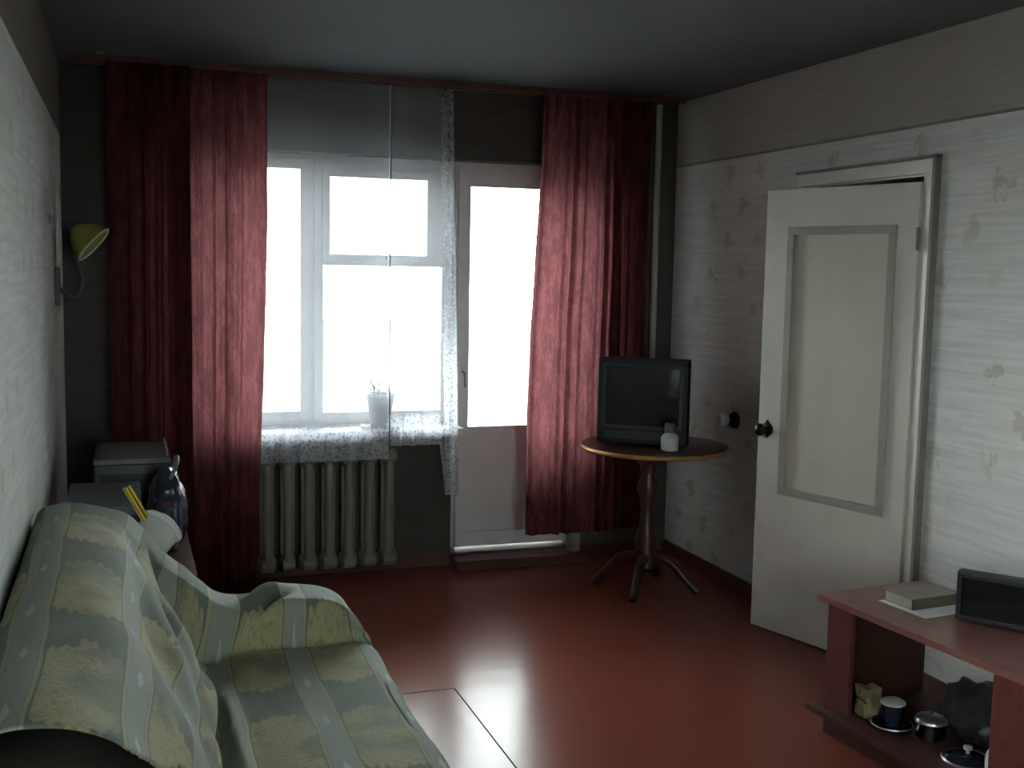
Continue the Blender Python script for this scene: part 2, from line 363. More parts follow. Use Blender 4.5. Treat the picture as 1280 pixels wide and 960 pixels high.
# wallpaper border strip on the right wall, small step at z 2.212
obj('trim_1', B(((XR-0.004, YN, 2.203), (XR, YB, 2.214))), M_edge, kind='structure')

# door casing (inner door)
tr = obj('trim_2', frame_bm(DY0-0.05, DY1+0.08, -0.5, 2.074, 0.055, XR-0.022, XR, 'y'), M_white, kind='structure', bevel=0.004)
me = tr.data
for v_ in me.vertices:
    if v_.co.z < 0: v_.co.z = 0.0
obj('jamb', B(((XR, DY0-0.028, 0), (XR+T, DY0, DZ)), ((XR, DY1, 0), (XR+T, DY1+0.028, DZ)), ((XR, DY0-0.028, DZ), (XR+T, DY1+0.028, DZ+0.028))), M_white, tr)
obj('back_band', B(((XR-0.030, DY0-0.068, 0), (XR, DY0-0.051, 2.085)), ((XR-0.030, DY0-0.068, 2.075), (XR, DY1+0.09, 2.085))), M_edge, tr, label='dark outer edge strip')

# door leaf, swung into the room
hx, hy, fx, fy = 2.935, 3.703, 2.716, 4.452
ang = math.atan2(fy-hy, fx-hx)               # local x runs hinge -> free edge, local -... y towards room is +
door = bpy.data.objects.new('door_1', None); C.objects.link(door); door.location = (hx, hy, 0); door.rotation_euler = (0, 0, ang)
door['kind'] = 'structure'; door.empty_display_size = 0.05
LW = math.hypot(fx-hx, fy-hy)
PX0, PX1, PZ0, PZ1 = 0.115, 0.625, 0.665, 1.80
RY = 0.0                                      # room face is at local y=+0 ; leaf thickness goes to -0.038
leaf = obj('leaf', B(((0, -0.038, 0.012), (PX0, 0, 1.985)), ((PX1, -0.038, 0.012), (LW, 0, 1.985)),
                     ((PX0, -0.038, 0.012), (PX1, 0, PZ0)), ((PX0, -0.038, PZ1), (PX1, 0, 1.985))), M_white, door)
obj('panel', B(((PX0, -0.030, PZ0), (PX1, -0.012, PZ1))), mat('cream_panel_paint', (0.72, 0.69, 0.60), 0.4, var=0.05, vscale=4), door)
fb = bmesh.new()
for (a, b_, c_, d_) in ((PX0-0.022, PX1+0.022, PZ0-0.022, PZ0+0.012), (PX0-0.022, PX1+0.022, PZ1-0.012, PZ1+0.022),
                        (PX0-0.022, PX0+0.012, PZ0+0.012, PZ1-0.012), (PX1-0.012, PX1+0.022, PZ0+0.012, PZ1-0.012)):
    box(fb, (a, -0.004, c_), (b_, 0.012, d_))
obj('moulding', fb, mat('moulding_grey_paint', (0.42, 0.41, 0.36), 0.45, var=0.08), door, bevel=0.004, label='raised moulding round the panel')
kb = bmesh.new(); KM = Matrix.Translation((LW-0.055, 0, 0.925)) @ Matrix.Rotation(-PI/2, 4, 'X')
lathe(kb, [(0.030, 0.0), (0.030, 0.004), (0.012, 0.008), (0.010, 0.03), (0.020, 0.036), (0.028, 0.048), (0.028, 0.058), (0.020, 0.068), (0.0, 0.071)], 20, KM)
kn = obj('door_handle', kb, M_bronze, door, smooth=50, label='dark bronze round knob')
eb = bmesh.new()
pts = [(0, .042), (.014, .022), (.019, 0), (.014, -.022), (0, -.042), (-.014, -.022), (-.019, 0), (-.014, .022)]
lo_ = [eb.verts.new((LW-0.055+a, 0.0, 0.925+b_)) for a, b_ in pts]; hi_ = [eb.verts.new((LW-0.055+a, 0.005, 0.925+b_)) for a, b_ in pts]
eb.faces.new(lo_); eb.faces.new(hi_)
for i in range(8): eb.faces.new((lo_[i], lo_[(i+1) % 8], hi_[(i+1) % 8], hi_[i]))
obj('escutcheon', eb, M_bronze, kn)
obj('key_plate', B(((LW-0.040, 0, 0.882), (LW-0.024, 0.003, 0.912))), M_steel, door)
for z in (0.25, 1.72):
    hb = bmesh.new(); lathe(hb, [(0.007, 0), (0.007, 0.09)], 10, Matrix.Translation((-0.004, 0.004, z)))
    obj('hinge', hb, M_edge, door, smooth=40)

# window: frame, sashes, panes
FY0, FY1 = 5.985, 6.045
win = obj('window_1', frame_bm(WX0, WX1, WZ0, WZ1, 0.035, FY0, FY1+0.06), M_sash, kind='structure', bevel=0.003)
obj('mullion', B(((0.905, FY0, WZ0+.035), (0.965, FY1, WZ1-.035))), M_sash, win)
def sash(x0, x1, z0, z1, w, par, y=FY0-0.022, wt=None, bars=()):
    s_ = obj('sash', frame_bm(x0, x1, z0, z1, w, y, y+0.05), M_sash, par, bevel=0.004)
    obj('pane', B(((x0+w-.004, y+0.02, z0+w-.004), (x1-w+.004, y+0.024, z1-w+.004))), M_glass, s_)
    return s_
sash(0.355, 0.925, 0.80, 2.165, 0.052, win)
bigs = obj('sash', B(((0.945, FY0-.022, 0.80), (0.993, FY1-.03, 2.165)), ((1.635, FY0-.022, 0.80), (1.690, FY1-.03, 2.165)),
                     ((0.993, FY0-.022, 0.80), (1.635, FY1-.03, 0.842)), ((0.993, FY0-.022, 2.115), (1.635, FY1-.03, 2.165)),
                     ((0.993, FY0-.022, 1.620), (1.635, FY1-.03, 1.652)), ((1.575, FY0-.022, 1.652), (1.635, FY1-.03, 2.115))), M_sash, win)
obj('pane', B(((0.99, FY0, 0.84), (1.637, FY0+.004, 1.622))), M_glass, bigs)
fort = obj('vent_sash', frame_bm(0.985, 1.585, 1.640, 2.120, 0.040, FY0-0.040, FY0+0.004), M_sash, win, bevel=0.003)
obj('pane', B(((1.02, FY0-.02, 1.676), (1.55, FY0-.016, 2.084))), M_glass, fort)
hb = bmesh.new(); lathe(hb, [(0.006, 0), (0.006, 0.03), (0.009, 0.035), (0.009, 0.05)], 10, Matrix.Translation((1.325, FY0-.04, 1.66)) @ Matrix.Rotation(PI/2, 4, 'X'))
box(hb, (1.319, FY0-.098, 1.615), (1.331, FY0-.088, 1.69)); obj('latch', hb, M_edge, fort)
sl = obj('window_sill', B(((WX0-0.06, 5.70, 0.735), (BX0-0.02, FY0+.05, 0.775))), M_sash, win, bevel=0.006)
# balcony door
bd = bpy.data.objects.new('door_2', None); C.objects.link(bd); bd.location = (BX0, FY0, 0); bd['kind'] = 'structure'; bd.empty_display_size = 0.05
obj('door_frame', B(((BX0-.045, FY0, 0.03), (BX0+.022, FY1+.06, WZ1)), ((BX1-.035, FY0, 0.03), (BX1, FY1+.06, WZ1)), ((BX0+.022, FY0, WZ1-.05), (BX1-.035, FY1+.06, WZ1)),
                    ((BX0+.022, FY0, 0.03), (BX1-.035, FY1+.06, 0.065))), M_sash, bd, world=True)
L0, L1 = BX0+.012, BX1-.025
lf = obj('leaf', B(((L0, FY0-.03, 0.07), (L0+.065, FY0+.01, 2.15)), ((L1-.065, FY0-.03, 0.07), (L1, FY0+.01, 2.15)), ((L0+.065, FY0-.03, 0.07), (L1-.065, FY0+.01, 0.15)),
                   ((L0+.065, FY0-.03, 0.67), (L1-.065, FY0+.01, 0.745)), ((L0+.065, FY0-.03, 2.06), (L1-.065, FY0+.01, 2.15))), M_sash, bd, world=True)
obj('pane', B(((L0+.06, FY0-.01, 0.74), (L1-.06, FY0-.006, 2.065))), M_glass, bd, world=True)
obj('lower_panel', B(((L0+.06, FY0-.016, 0.145), (L1-.06, FY0-.002, 0.675))), M_sash, bd, world=True)
hb = bmesh.new(); tube(hb, [(L0+.03, FY0-.03, 1.05), (L0+.03, FY0-.07, 1.05), (L0+.035, FY0-.07, .97)], 0.007); obj('handle', hb, M_edge, bd, world=True)
obj('trim_3', B(((BX0-.05, 5.69, 0.0), (BX1+.02, YB, 0.055)), ((BX0-.045, YB, 0.0), (BX1, FY0, 0.062))), M_base, bevel=0.006, kind='structure', label=None)
# outside
tag(obj('balcony_slab', B(((0.2, YB+.4, -0.2), (2.9, YB+1.4, -0.02))), M_concrete), 'pale concrete balcony slab outside the glazed door', 'balcony')
obj('ground_outside', B(((-90, -90, -6.2), (90, 160, -6))), M_snow, kind='structure')

# ------------------------------------------------------------------ curtains, tulle
def pleated(name, x_of, z_top, z_hem, y0, amp, npleat, m, nx=150, nz=40, seed=0, par=None):
    """x_of(t,s): x at fraction t across and s (0 top..1 hem)"""
    bm = bmesh.new(); uvl = bm.loops.layers.uv.new('UVMap'); rows = []
    for j in range(nz+1):
        s = j/nz; row = []
        for i in range(nx+1):
            t = i/nx; zh = z_hem(t) if callable(z_hem) else z_hem
            z = z_top+(zh-z_top)*s
            ph = npleat*2*PI*t+0.7*math.sin(3*t+seed)+0.25*math.sin(5*s+seed)
            a = amp*(0.55+0.45*math.sin(1.7*npleat*t+seed))*(0.6+0.5*s)
            y = y0+a*math.sin(ph)+0.35*a*math.sin(2.3*ph+seed)+0.012*noise.noise(Vector((t*6, s*4, seed)))
            x = x_of(t, s)+0.3*a*math.cos(ph)*(0 < i < nx)+0.004*noise.noise(Vector((t*4, s*9, seed+3)))
            row.append(bm.verts.new((x, y, z)))
        rows.append(row)
    for j in range(nz):
        for i in range(nx):
            f = bm.faces.new((rows[j][i], rows[j][i+1], rows[j+1][i+1], rows[j+1][i]))
            f.smooth = True
            for l, (ii, jj) in zip(f.loops, ((i, j), (i+1, j), (i+1, j+1), (i, j+1))):
                l[uvl].uv = (ii/nx, 1-jj/nz)
    return obj(name, bm, m, par)
lerp = lambda a, b, t: a+(b-a)*t
rail = thing('curtain_rail', 'dark ceiling rail along the whole window wall carrying the curtains', 'curtain rail', (1.3, 5.6, 2.50))
obj('rail', B(((-0.22, 5.545, 2.515), (2.86, 5.565, 2.545)), ((-0.22, 5.63, 2.515), (2.86, 5.65, 2.545))), M_base, rail, world=True, bevel=0.003)
for x in (-0.1, 0.9, 1.8, 2.75): obj('bracket', B(((x, 5.54, 2.545), (x+0.03, 5.655, 2.56))), M_edge, rail, world=True)
CU = pleated('curtain', lambda t, s: lerp(0.235, 0.655-0.04*s+0.012*math.sin(5*s), t), 2.515, 0.06, 5.555, 0.022, 7, M_curtain, seed=1)
tag(CU, 'rose patterned curtain hanging at the left edge of the window', 'curtain')
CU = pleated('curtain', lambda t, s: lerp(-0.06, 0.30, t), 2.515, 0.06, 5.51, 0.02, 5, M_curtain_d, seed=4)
tag(CU, 'rose curtain coloured darker for shade, left of the lit part', 'curtain')
CU = pleated('curtain', lambda t, s: lerp(2.045-0.05*s+0.012*math.sin(6*s+1), 2.50, t), 2.515, lambda t: 0.21, 5.555, 0.022, 8, M_curtain, seed=2.2)
tag(CU, 'rose patterned curtain right of the balcony door, beside the television', 'curtain')
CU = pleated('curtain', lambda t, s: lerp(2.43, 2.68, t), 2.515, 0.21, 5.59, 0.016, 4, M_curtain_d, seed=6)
tag(CU, 'rose curtain edge coloured darker for shade, behind the television next to the pipe', 'curtain')
CU = pleated('tulle_curtain', lambda t, s: lerp(0.20, 1.275, t), 2.515, 0.635, 5.64, 0.012, 13, M_tulle, nx=200, seed=3)
tag(CU, 'sheer white tulle with lace hem over the window and sill', 'net curtain')
obj('pull_cord', (lambda bm: (tube(bm, [(1.272, 5.615, 2.515), (1.268, 5.612, 1.6), (1.274, 5.614, .71)], .0028, 6), bm)[1])(bmesh.new()), M_greyd, CU, world=True, label='thin dark hanging cord')
CU = pleated('tulle_curtain', lambda t, s: lerp(1.265, 1.60+0.06*s, t), 2.515, lambda t: 0.70-0.27*min(1, max(0, (t-.72)/.08)), 5.655, 0.012, 5, M_tulle2, nx=100, seed=5)
tag(CU, 'narrow sheer tulle with lace side edge beside the balcony door', 'net curtain')

# ------------------------------------------------------------------ radiator, pipe
rad = thing('radiator', 'cast iron sectional radiator below the window sill', 'radiator', (0.9, 5.76, 0))
sb = bmesh.new()
for dy in (-0.042, 0.042): 
    tube(sb, [(0, dy, 0.09), (0, dy, 0.64)], 0.024, 10)
for z in (0.095, 0.635):
    lathe(sb, [(0.030, -0.047), (0.046, -0.03), (0.046, 0.03), (0.030, 0.047)], 14, Matrix.Translation((0, 0, z)) @ Matrix.Rotation(PI/2, 4, 'Y') @ Matrix.Diagonal((1, 1.6, 1, 1)))
box(sb, (-0.035, -0.012, 0.10), (0.035, 0.012, 0.63))
s0 = obj('section', sb, M_rad, rad, smooth=45)
s0.location = (0.36-0.9+0.0, 0, 0)
for i in range(1, 10):
    c_ = s0.copy(); C.objects.link(c_); c_.parent = rad; c_.location = (0.36-0.9+i*0.104, 0, 0)
pb = bmesh.new(); tube(pb, [(0.26-0.9, 0, .635), (0.31-0.9, 0, .635)], .017); tube(pb, [(0.26-0.9, 0, .095), (0.31-0.9, 0, .095)], .017)
tube(pb, [(0.26-0.9, 0.03, 0), (0.26-0.9, 0.03, 1.0)], .014); obj('feed_pipe', pb, M_rad, rad, smooth=45)
pb = bmesh.new(); tube(pb, [(2.83, 5.80, 0), (2.83, 5.80, H)], 0.017, 14)
tag(obj('heating_pipe', pb, M_pipe, smooth=45), 'pale vertical heating riser pipe in the corner behind the television', 'pipe')

# ------------------------------------------------------------------ flower pot on sill
fp = thing('flower_pot', 'white flower pot with bare twigs on the window sill', 'flower pot', (1.262, 5.79, 0.775))
pb = bmesh.new(); lathe(pb, [(0.050, 0.012), (0.072, 0.165), (0.076, 0.168), (0.076, 0.185), (0.068, 0.185), (0.060, 0.15), (0, 0.15)], 28); obj('pot', pb, M_pot, fp, smooth=40)
pb = bmesh.new(); lathe(pb, [(0.085, 0.0), (0.105, 0.014), (0.100, 0.016), (0.08, 0.008), (0, 0.008)], 28); obj('saucer', pb, M_greyd, fp, smooth=40, label='dark saucer')
for k, (a, b_) in enumerate((((-.03, 0, .15), (-.055, .01, .26)), ((-.02, .01, .15), (-.01, .0, .25)), ((.0, -.01, .15), (-.045, .0, .235)), ((.02, 0, .15), (.05, .01, .22)))):
    pb = bmesh.new(); mid = ((a[0]+b_[0])/2+.012, .01, (a[2]+b_[2])/2); tube(pb, spline([a, mid, b_], 4), .006, 6, .003)
    obj('twig', pb, M_leaf, fp, smooth=60)

# ------------------------------------------------------------------ round table, television, bottle
tb = thing('round_table', 'round dark wooden pedestal table with gilt rim in the corner', 'table', (2.535, 5.135, 0))
pb = bmesh.new(); lathe(pb, [(0.0, .722), (.362, .722), (.368, .73), (.368, .748), (.362, .75), (0, .75)], 64); obj('tabletop', pb, M_tablewood, tb, smooth=40)
pb = bmesh.new(); lathe(pb, [(.366, .7245), (.376, .7265), (.379, .734), (.376, .743), (.366, .7465), (.366, .7245)], 64, cap=False); obj('rim', pb, M_gold, tb, smooth=60, label='gilt edge band')
px_, py_ = -0.050, -0.040
pb = bmesh.new(); lathe(pb, [(0.10, .722), (.10, .70), (.045, .66), (.035, .60), (.05, .56), (.055, .52), (.035, .47), (.030, .40), (.040, .33), (.055, .26), (.050, .20), (.06, .17), (.06, .13), (.03, .11), (0, .11)], 24, Matrix.Translation((px_, py_, 0)))
obj('pedestal', pb, M_tablewood, tb, smooth=35)
for k in range(4):
    a = math.radians(232+90*k); d_ = Vector((math.cos(a), math.sin(a), 0)); o_ = Vector((px_, py_, 0))
    P = [o_+d_*.03+Vector((0, 0, .18)), o_+d_*.12+Vector((0, 0, .17)), o_+d_*.20+Vector((0, 0, .09)), o_+d_*.27+Vector((0, 0, .022))]
    pb = bmesh.new(); tube(pb, spline(P, 5), .028, 10, .018); obj('foot', pb, M_tablewood, tb, smooth=60)

tva = math.atan2(4.935-5.196, 2.61-2.239)
tv = thing('television', 'old black tube television on the round table in the corner', 'television', (2.425, 5.066, 0.7505), tva)
Wt, Ht = 0.455, 0.440
pb = bmesh.new(); box(pb, (-Wt/2, 0.0, 0.012), (Wt/2, 0.07, Ht))
obj('front_case', pb, M_black, tv, bevel=0.012, seg=3, smooth=40)
pb = bmesh.new()   # tapering rear hump
fr_ = [(-Wt/2+.01, .07, .014), (Wt/2-.01, .07, .014), (Wt/2-.01, .07, Ht-.012), (-Wt/2+.01, .07, Ht-.012)]
md_ = [(-Wt/2+.02, .23, .014), (Wt/2-.02, .23, .014), (Wt/2-.02, .23, Ht-.02), (-Wt/2+.02, .23, Ht-.02)]
bk_ = [(-.13, .34, .03), (.13, .34, .03), (.13, .34, .33), (-.13, .34, .33)]
rr = [[pb.verts.new(p) for p in q_] for q_ in (fr_, md_, bk_)]
for a, b_ in zip(rr, rr[1:]):
    for i in range(4): pb.faces.new((a[i], a[(i+1) % 4], b_[(i+1) % 4], b_[i]))
pb.faces.new(rr[0]); pb.faces.new(rr[-1]); obj('rear_case', pb, M_black, tv, bevel=0.006)
pb = bmesh.new(); n_ = 12; gr = []
for j in range(n_+1):
    gr.append([pb.verts.new((lerp(-.185, .185, i/n_), -0.002-0.016*(1-(2*i/n_-1)**2*.6-(2*j/n_-1)**2*.4), lerp(.105, .395, j/n_))) for i in range(n_+1)])
for j in range(n_):
    for i in range(n_): pb.faces.new((gr[j][i], gr[j][i+1], gr[j+1][i+1], gr[j+1][i])).smooth = True
obj('screen', pb, M_screen, tv, label='curved dark grey screen')
obj('bezel', frame_bm(-.200, .200, .09, .41, .016, -.010, .002), M_greyd, tv, bevel=.003)
obj('control_strip', B(((-.19, -.006, .035), (.19, .001, .075))), M_greyd, tv, bevel=.002)
for x in (-.17, .13):
    for y in (.02, .16): obj('foot', B(((x, y, -.0005), (x+.04, y+.03, .014))), M_black, tv)

bo = thing('bottle', 'small white bottle with grey cap in front of the television', 'bottle', (2.508, 4.916, 0.7505))
pb = bmesh.new(); lathe(pb, [(0, 0), (.036, 0), (.043, .006), (.044, .06), (.041, .072), (.024, .088), (.021, .094), (0, .094)], 24); obj('body', pb, M_pale, bo, smooth=40)
pb = bmesh.new(); lathe(pb, [(.028, .09), (.028, .128), (.022, .138), (0, .138)], 20); obj('cap', pb, M_grey, bo, smooth=40)

bo = thing('bottle', 'dull pale bottle standing on the balcony door step below the right curtain hem', 'bottle', (2.365, 5.775, 0.0552))
pb = bmesh.new(); lathe(pb, [(0, 0), (.036, 0), (.040, .01), (.040, .17), (.034, .20), (.016, .235), (.015, .255), (0, .255)], 20); obj('body', pb, M_rad, bo, smooth=40)
pb = bmesh.new(); lathe(pb, [(.018, .25), (.018, .275), (0, .277)], 16); obj('cap', pb, M_grey, bo, smooth=40)

# wall socket
so = thing('wall_socket', 'dark wall socket holding a white plug right of the television', 'socket', (XR, 5.13, 0.865))
pb = bmesh.new(); lathe(pb, [(.044, 0), (.044, .012), (.036, .022), (0, .024)], 24, Matrix.Translation((0, -.035, 0)) @ Matrix.Rotation(-PI/2, 4, 'Y')); cv = obj('cover', pb, M_black, so, smooth=40, label='dark round cover')
pb = bmesh.new(); lathe(pb, [(.020, .0), (.034, .024), (.038, .045), (.026, .062), (0, .066)], 20, Matrix.Translation((-.012, .012, 0)) @ Matrix.Rotation(-PI/2, 4, 'Y')); pl = obj('plug', pb, M_pale, so, smooth=40, label='white plug')

# ------------------------------------------------------------------ wall lamp on the left
wl = thing('wall_lamp', 'small wall lamp with yellow shade on dark bracket at left', 'lamp', (XL, 5.2, 1.50))
pb = bmesh.new(); box(pb, (0, -.05, -.07), (.02, .05, .09)); obj('backplate', pb, M_greyd, wl, bevel=.005)
pb = bmesh.new(); tube(pb, spline([(.02, 0, 0), (.08, 0, -.04), (.11, 0, .04), (.08, 0, .14), (.10, 0, .20)], 6), .009, 8); obj('arm', pb, M_greyd, wl, smooth=60)
ax = Vector((.74, -.15, -.66)).normalized(); Q = ax.to_track_quat('Z', 'Y').to_matrix().to_4x4()
MS = Matrix.Translation((.105, 0, .235)) @ Q
pb = bmesh.new(); lathe(pb, [(.018, -.035), (.035, -.022), (.060, 0), (.080, .035), (.090, .070), (.087, .070), (.076, .035), (.056, .004), (.0, -.018)], 28, MS, cap=False); sh = obj('lamp_shade', pb, M_lampy, wl, smooth=60, label='yellow green shade')
pb = bmesh.new(); lathe(pb, [(.088, .066), (.094, .070), (.088, .075), (.085, .070), (.088, .066)], 28, MS, cap=False); obj('shade_rim', pb, M_pale, sh, smooth=60)

# ------------------------------------------------------------------ things on the bedside chest behind the sofa
ns = thing('bedside_chest', 'dark low chest behind the far end of the sofa', 'chest', (-0.02, 4.55, 0))
obj('body', B(((-.25, 3.95, .04), (.215, 5.12, .535))), M_tablewood, ns, world=True, bevel=.004)
obj('top', B(((-.257, 3.94, .535), (.225, 5.13, .553))), M_tablewood, ns, world=True, bevel=.003)
for z in (.06, .30):
    dr = obj('drawer', B(((.213, 4.0, z), (.226, 5.07, z+.21))), M_redwood, ns, world=True, bevel=.003)
    pb = bmesh.new(); lathe(pb, [(.008, 0), (.008, .012), (.015, .02), (.012, .028), (0, .03)], 14, Matrix.Translation((.226, 4.53, z+.105)) @ Matrix.Rotation(PI/2, 4, 'Y')); obj('knob', pb, M_bronze, dr, world=True, smooth=40)
for x in (-.24, .17):
    for y in (3.97, 5.06): obj('leg', B(((x, y, 0), (x+.035, y+.035, .04))), M_tablewood, ns, world=True)
bx = thing('tape_player', 'dark box with flat grey lid farthest back on the chest', 'tape player', (.03, 4.86, .553))
obj('body', B(((-.12, 4.64, .558), (.165, 5.08, .825))), M_greyd, bx, world=True, bevel=.008)
obj('lid', B(((-.122, 4.635, .827), (.168, 5.085, .850))), M_grey, bx, world=True, bevel=.006, label='flat light grey lid')
obj('front_grille', B(((-.10, 4.634, .60), (.145, 4.641, .79))), M_black, bx, world=True, bevel=.002)
for x in (-.1, .13): obj('foot', B(((x, 4.68, .553), (x+.02, 5.04, .559))), M_black, bx, world=True)
pb = bmesh.new(); tube(pb, [(.155, 4.70, .85), (.155, 4.70, .872), (.155, 5.02, .872), (.155, 5.02, .85)], .004, 8); obj('handle', pb, M_steel, bx, world=True, smooth=60)
bx = thing('storage_box', 'low grey box lying nearer on the chest, close to the sofa back', 'box', (-.08, 4.35, .553))
obj('body', B(((-.20, 4.13, .553), (.045, 4.60, .735))), M_greyd, bx, world=True, bevel=.006)
obj('lid', B(((-.206, 4.125, .735), (.050, 4.605, .768))), M_grey, bx, world=True, bevel=.006, label='light grey lid')
# navy bag : rumpled pouch
pb = bmesh.new(); bmesh.ops.create_icosphere(pb, subdivisions=5, radius=1.0)
for v_ in pb.verts:
    c0 = v_.co.copy(); k = 0.82+0.18*min(1, (c0.z+1))
    s_ = Vector((abs(c0.x)**.75*math.copysign(1, c0.x), abs(c0.y)**.75*math.copysign(1, c0.y), abs(c0.z)**.8*math.copysign(1, c0.z)))
    n_ = noise.noise(c0*2.2)*.16+noise.noise(c0*5)*.07
    z_ = max(s_.z*.158*(1+n_*.4), -.150)
    tap = 1.0-.35*max(0, z_/.158)
    v_.co = Vector((s_.x*.072*tap*(1+n_), s_.y*.14*tap*(1+n_), z_+.150))
    v_.co += Vector((.142, 4.37, .553))
bg = thing('patterned_bag', 'dark blue patterned bag standing at the right end of the chest', 'bag', (.142, 4.37, .553))
obj('pouch', pb, M_navy, bg, world=True, smooth=80)
pb = bmesh.new(); tube(pb, spline([(.15, 4.30, .82), (.175, 4.31, .875), (.18, 4.37, .895), (.17, 4.43, .87), (.15, 4.44, .82)], 6), .008, 8); obj('strap', pb, M_grey, bg, world=True, smooth=60)
# tilted white tub with a yellow rule
ax = Vector((.60, .42, .62)).normalized(); Q = ax.to_track_quat('Z', 'Y').to_matrix().to_4x4(); base = Vector((.015, 3.97, .605))
tu = thing('white_tub', 'white round tub tilted against the patterned bag behind the sofa', 'tub', (.03, 4.03, .553))
pb = bmesh.new(); lathe(pb, [(0, 0), (.058, 0), (.064, .01), (.072, .165), (.070, .175), (.045, .186), (0, .188)], 32, Matrix.Translation(base) @ Q); obj('body', pb, M_pale, tu, world=True, smooth=40)
pb = bmesh.new(); lathe(pb, [(.0735, .150), (.078, .153), (.078, .166), (.0735, .170), (.0715, .16), (.0735, .150)], 32, Matrix.Translation(base) @ Q, cap=False); obj('rim', pb, M_paper, tu, world=True, smooth=60)
ru = thing('folding_rule', 'yellow and black folding rule leaning on the white tub', 'ruler', (.05, 4.0, .72))
ang_ = math.atan2(.842-.715, .014-.082)
pb = bmesh.new(); box(pb, (-.085, -.011, -.006), (.085, .011, .006)); rb = obj('strip', pb, M_rule, ru)
ru.location = (.040, 4.012, .782); ru.rotation_euler = (0, 0, 0)
rb.rotation_euler = (math.radians(58), 0, 0)
ru.rotation_euler = (0, math.radians(62), 0)
pb = bmesh.new(); box(pb, (-.086, -.012, -.012), (.084, .010, -.007)); r2 = obj('back_strip', pb, M_pale, ru); r2.rotation_euler = rb.rotation_euler

# ------------------------------------------------------------------ sofa
sofa = thing('sofa', 'dark upholstered sofa along the left wall under a green throw', 'sofa', (0.25, 2.7, 0))
Y0, Y1 = 1.55, 3.66
def ub(name, lo, hi, bv=.04): obj(name, B((lo, hi)), M_uphol, sofa, world=True, bevel=bv, seg=4, smooth=60)
ub('base', (-.24, Y0, .06), (.70, Y1-.02, .26), .02)
ub('seat', (.10, Y0+.14, .262), (.705, Y1-.16, .362), .045)
pb = bmesh.new()
prof = [(-.235, .27), (-.235, .82), (-.19, .845), (-.11, .845), (-.05, .78), (.04, .55), (.085, .38), (.085, .27)]
va = [pb.verts.new((x, Y0+.02, z)) for x, z in prof]; vb = [pb.verts.new((x, Y1-.05, z)) for x, z in prof]
pb.faces.new(va); pb.faces.new(vb)
for i in range(len(prof)): pb.faces.new((va[i], va[(i+1) % len(prof)], vb[(i+1) % len(prof)], vb[i]))
obj('backrest', pb, M_uphol, sofa, world=True, bevel=.02, seg=3, smooth=50)
ub('armrest', (.02, Y1-.155, .262), (.66, Y1-.03, .51), .035)
ub('armrest', (.02, Y0, .262), (.66, Y0+.135, .51), .035)
for x in (-.2, .62):
    for y in (Y0+.06, Y1-.12): obj('leg', B(((x, y, 0), (x+.05, y+.05, .06))), M_tablewood, sofa, world=True)

# throw: profile swept along Y, seat profile P blended to the end (armrest) profile E
Pp = [(-.262, .42), (-.266, .70), (-.262, .84), (-.20, .880), (-.136, .885), (-.03, .855), (.03, .79), (.085, .69), (.13, .60), (.17, .52), (.205, .44), (.235, .418), (.33, .432), (.46, .437), (.60, .437), (.69, .430), (.735, .405), (.755, .34), (.765, .22), (.775, .10)]
Ep = [(-.262, .42), (-.266, .70), (-.261, .845), (-.204, .883), (-.136, .885), (-.021, .849), (.037, .795), (.085, .725), (.125, .68), (.167, .645), (.215, .605), (.265, .570), (.365, .553), (.468, .582), (.598, .568), (.660, .53), (.700, .47), (.722, .37), (.745, .23), (.760, .10)]
def resample(P, n):
    Q_ = spline([(x, 0, z) for x, z in P], 12)
    return [Q_[min(int(round(i*(len(Q_)-1)/n)), len(Q_)-1)] for i in range(n+1)]
NS = (len(Pp)-1)*12; A_ = spline([(x, 0, z) for x, z in Pp], 12); E_ = spline([(x, 0, z) for x, z in Ep], 12)
arc = [0.0]
for i in range(1, len(A_)): arc.append(arc[-1]+(A_[i]-A_[i-1]).length)
i485 = min(range(len(A_)), key=lambda i: abs(A_[i].x-.485)+(0 if A_[i].z < .5 else 1)); a0 = arc[i485]
def sst(a, b_, x):
    t = min(1, max(0, (x-a)/(b_-a))); return t*t*(3-2*t)
ys = [1.50+i*0.012 for i in range(int((3.665-1.50)/0.012)+1)]
rows = []
def fold(x, y, x0, y0, x1, y1, wd, dp):
    """groove along segment"""
    dx, dy = x1-x0, y1-y0; L2 = dx*dx+dy*dy; t = min(1, max(0, ((x-x0)*dx+(y-y0)*dy)/L2))
    d2 = (x-x0-t*dx)**2+(y-y0-t*dy)**2
    e = math.sin(PI*min(1, max(0, t*0.9+0.05)))
    return dp*math.exp(-d2/(2*wd*wd))*e
bm = bmesh.new(); uvl = bm.loops.layers.uv.new('UVMap'); W_ = []
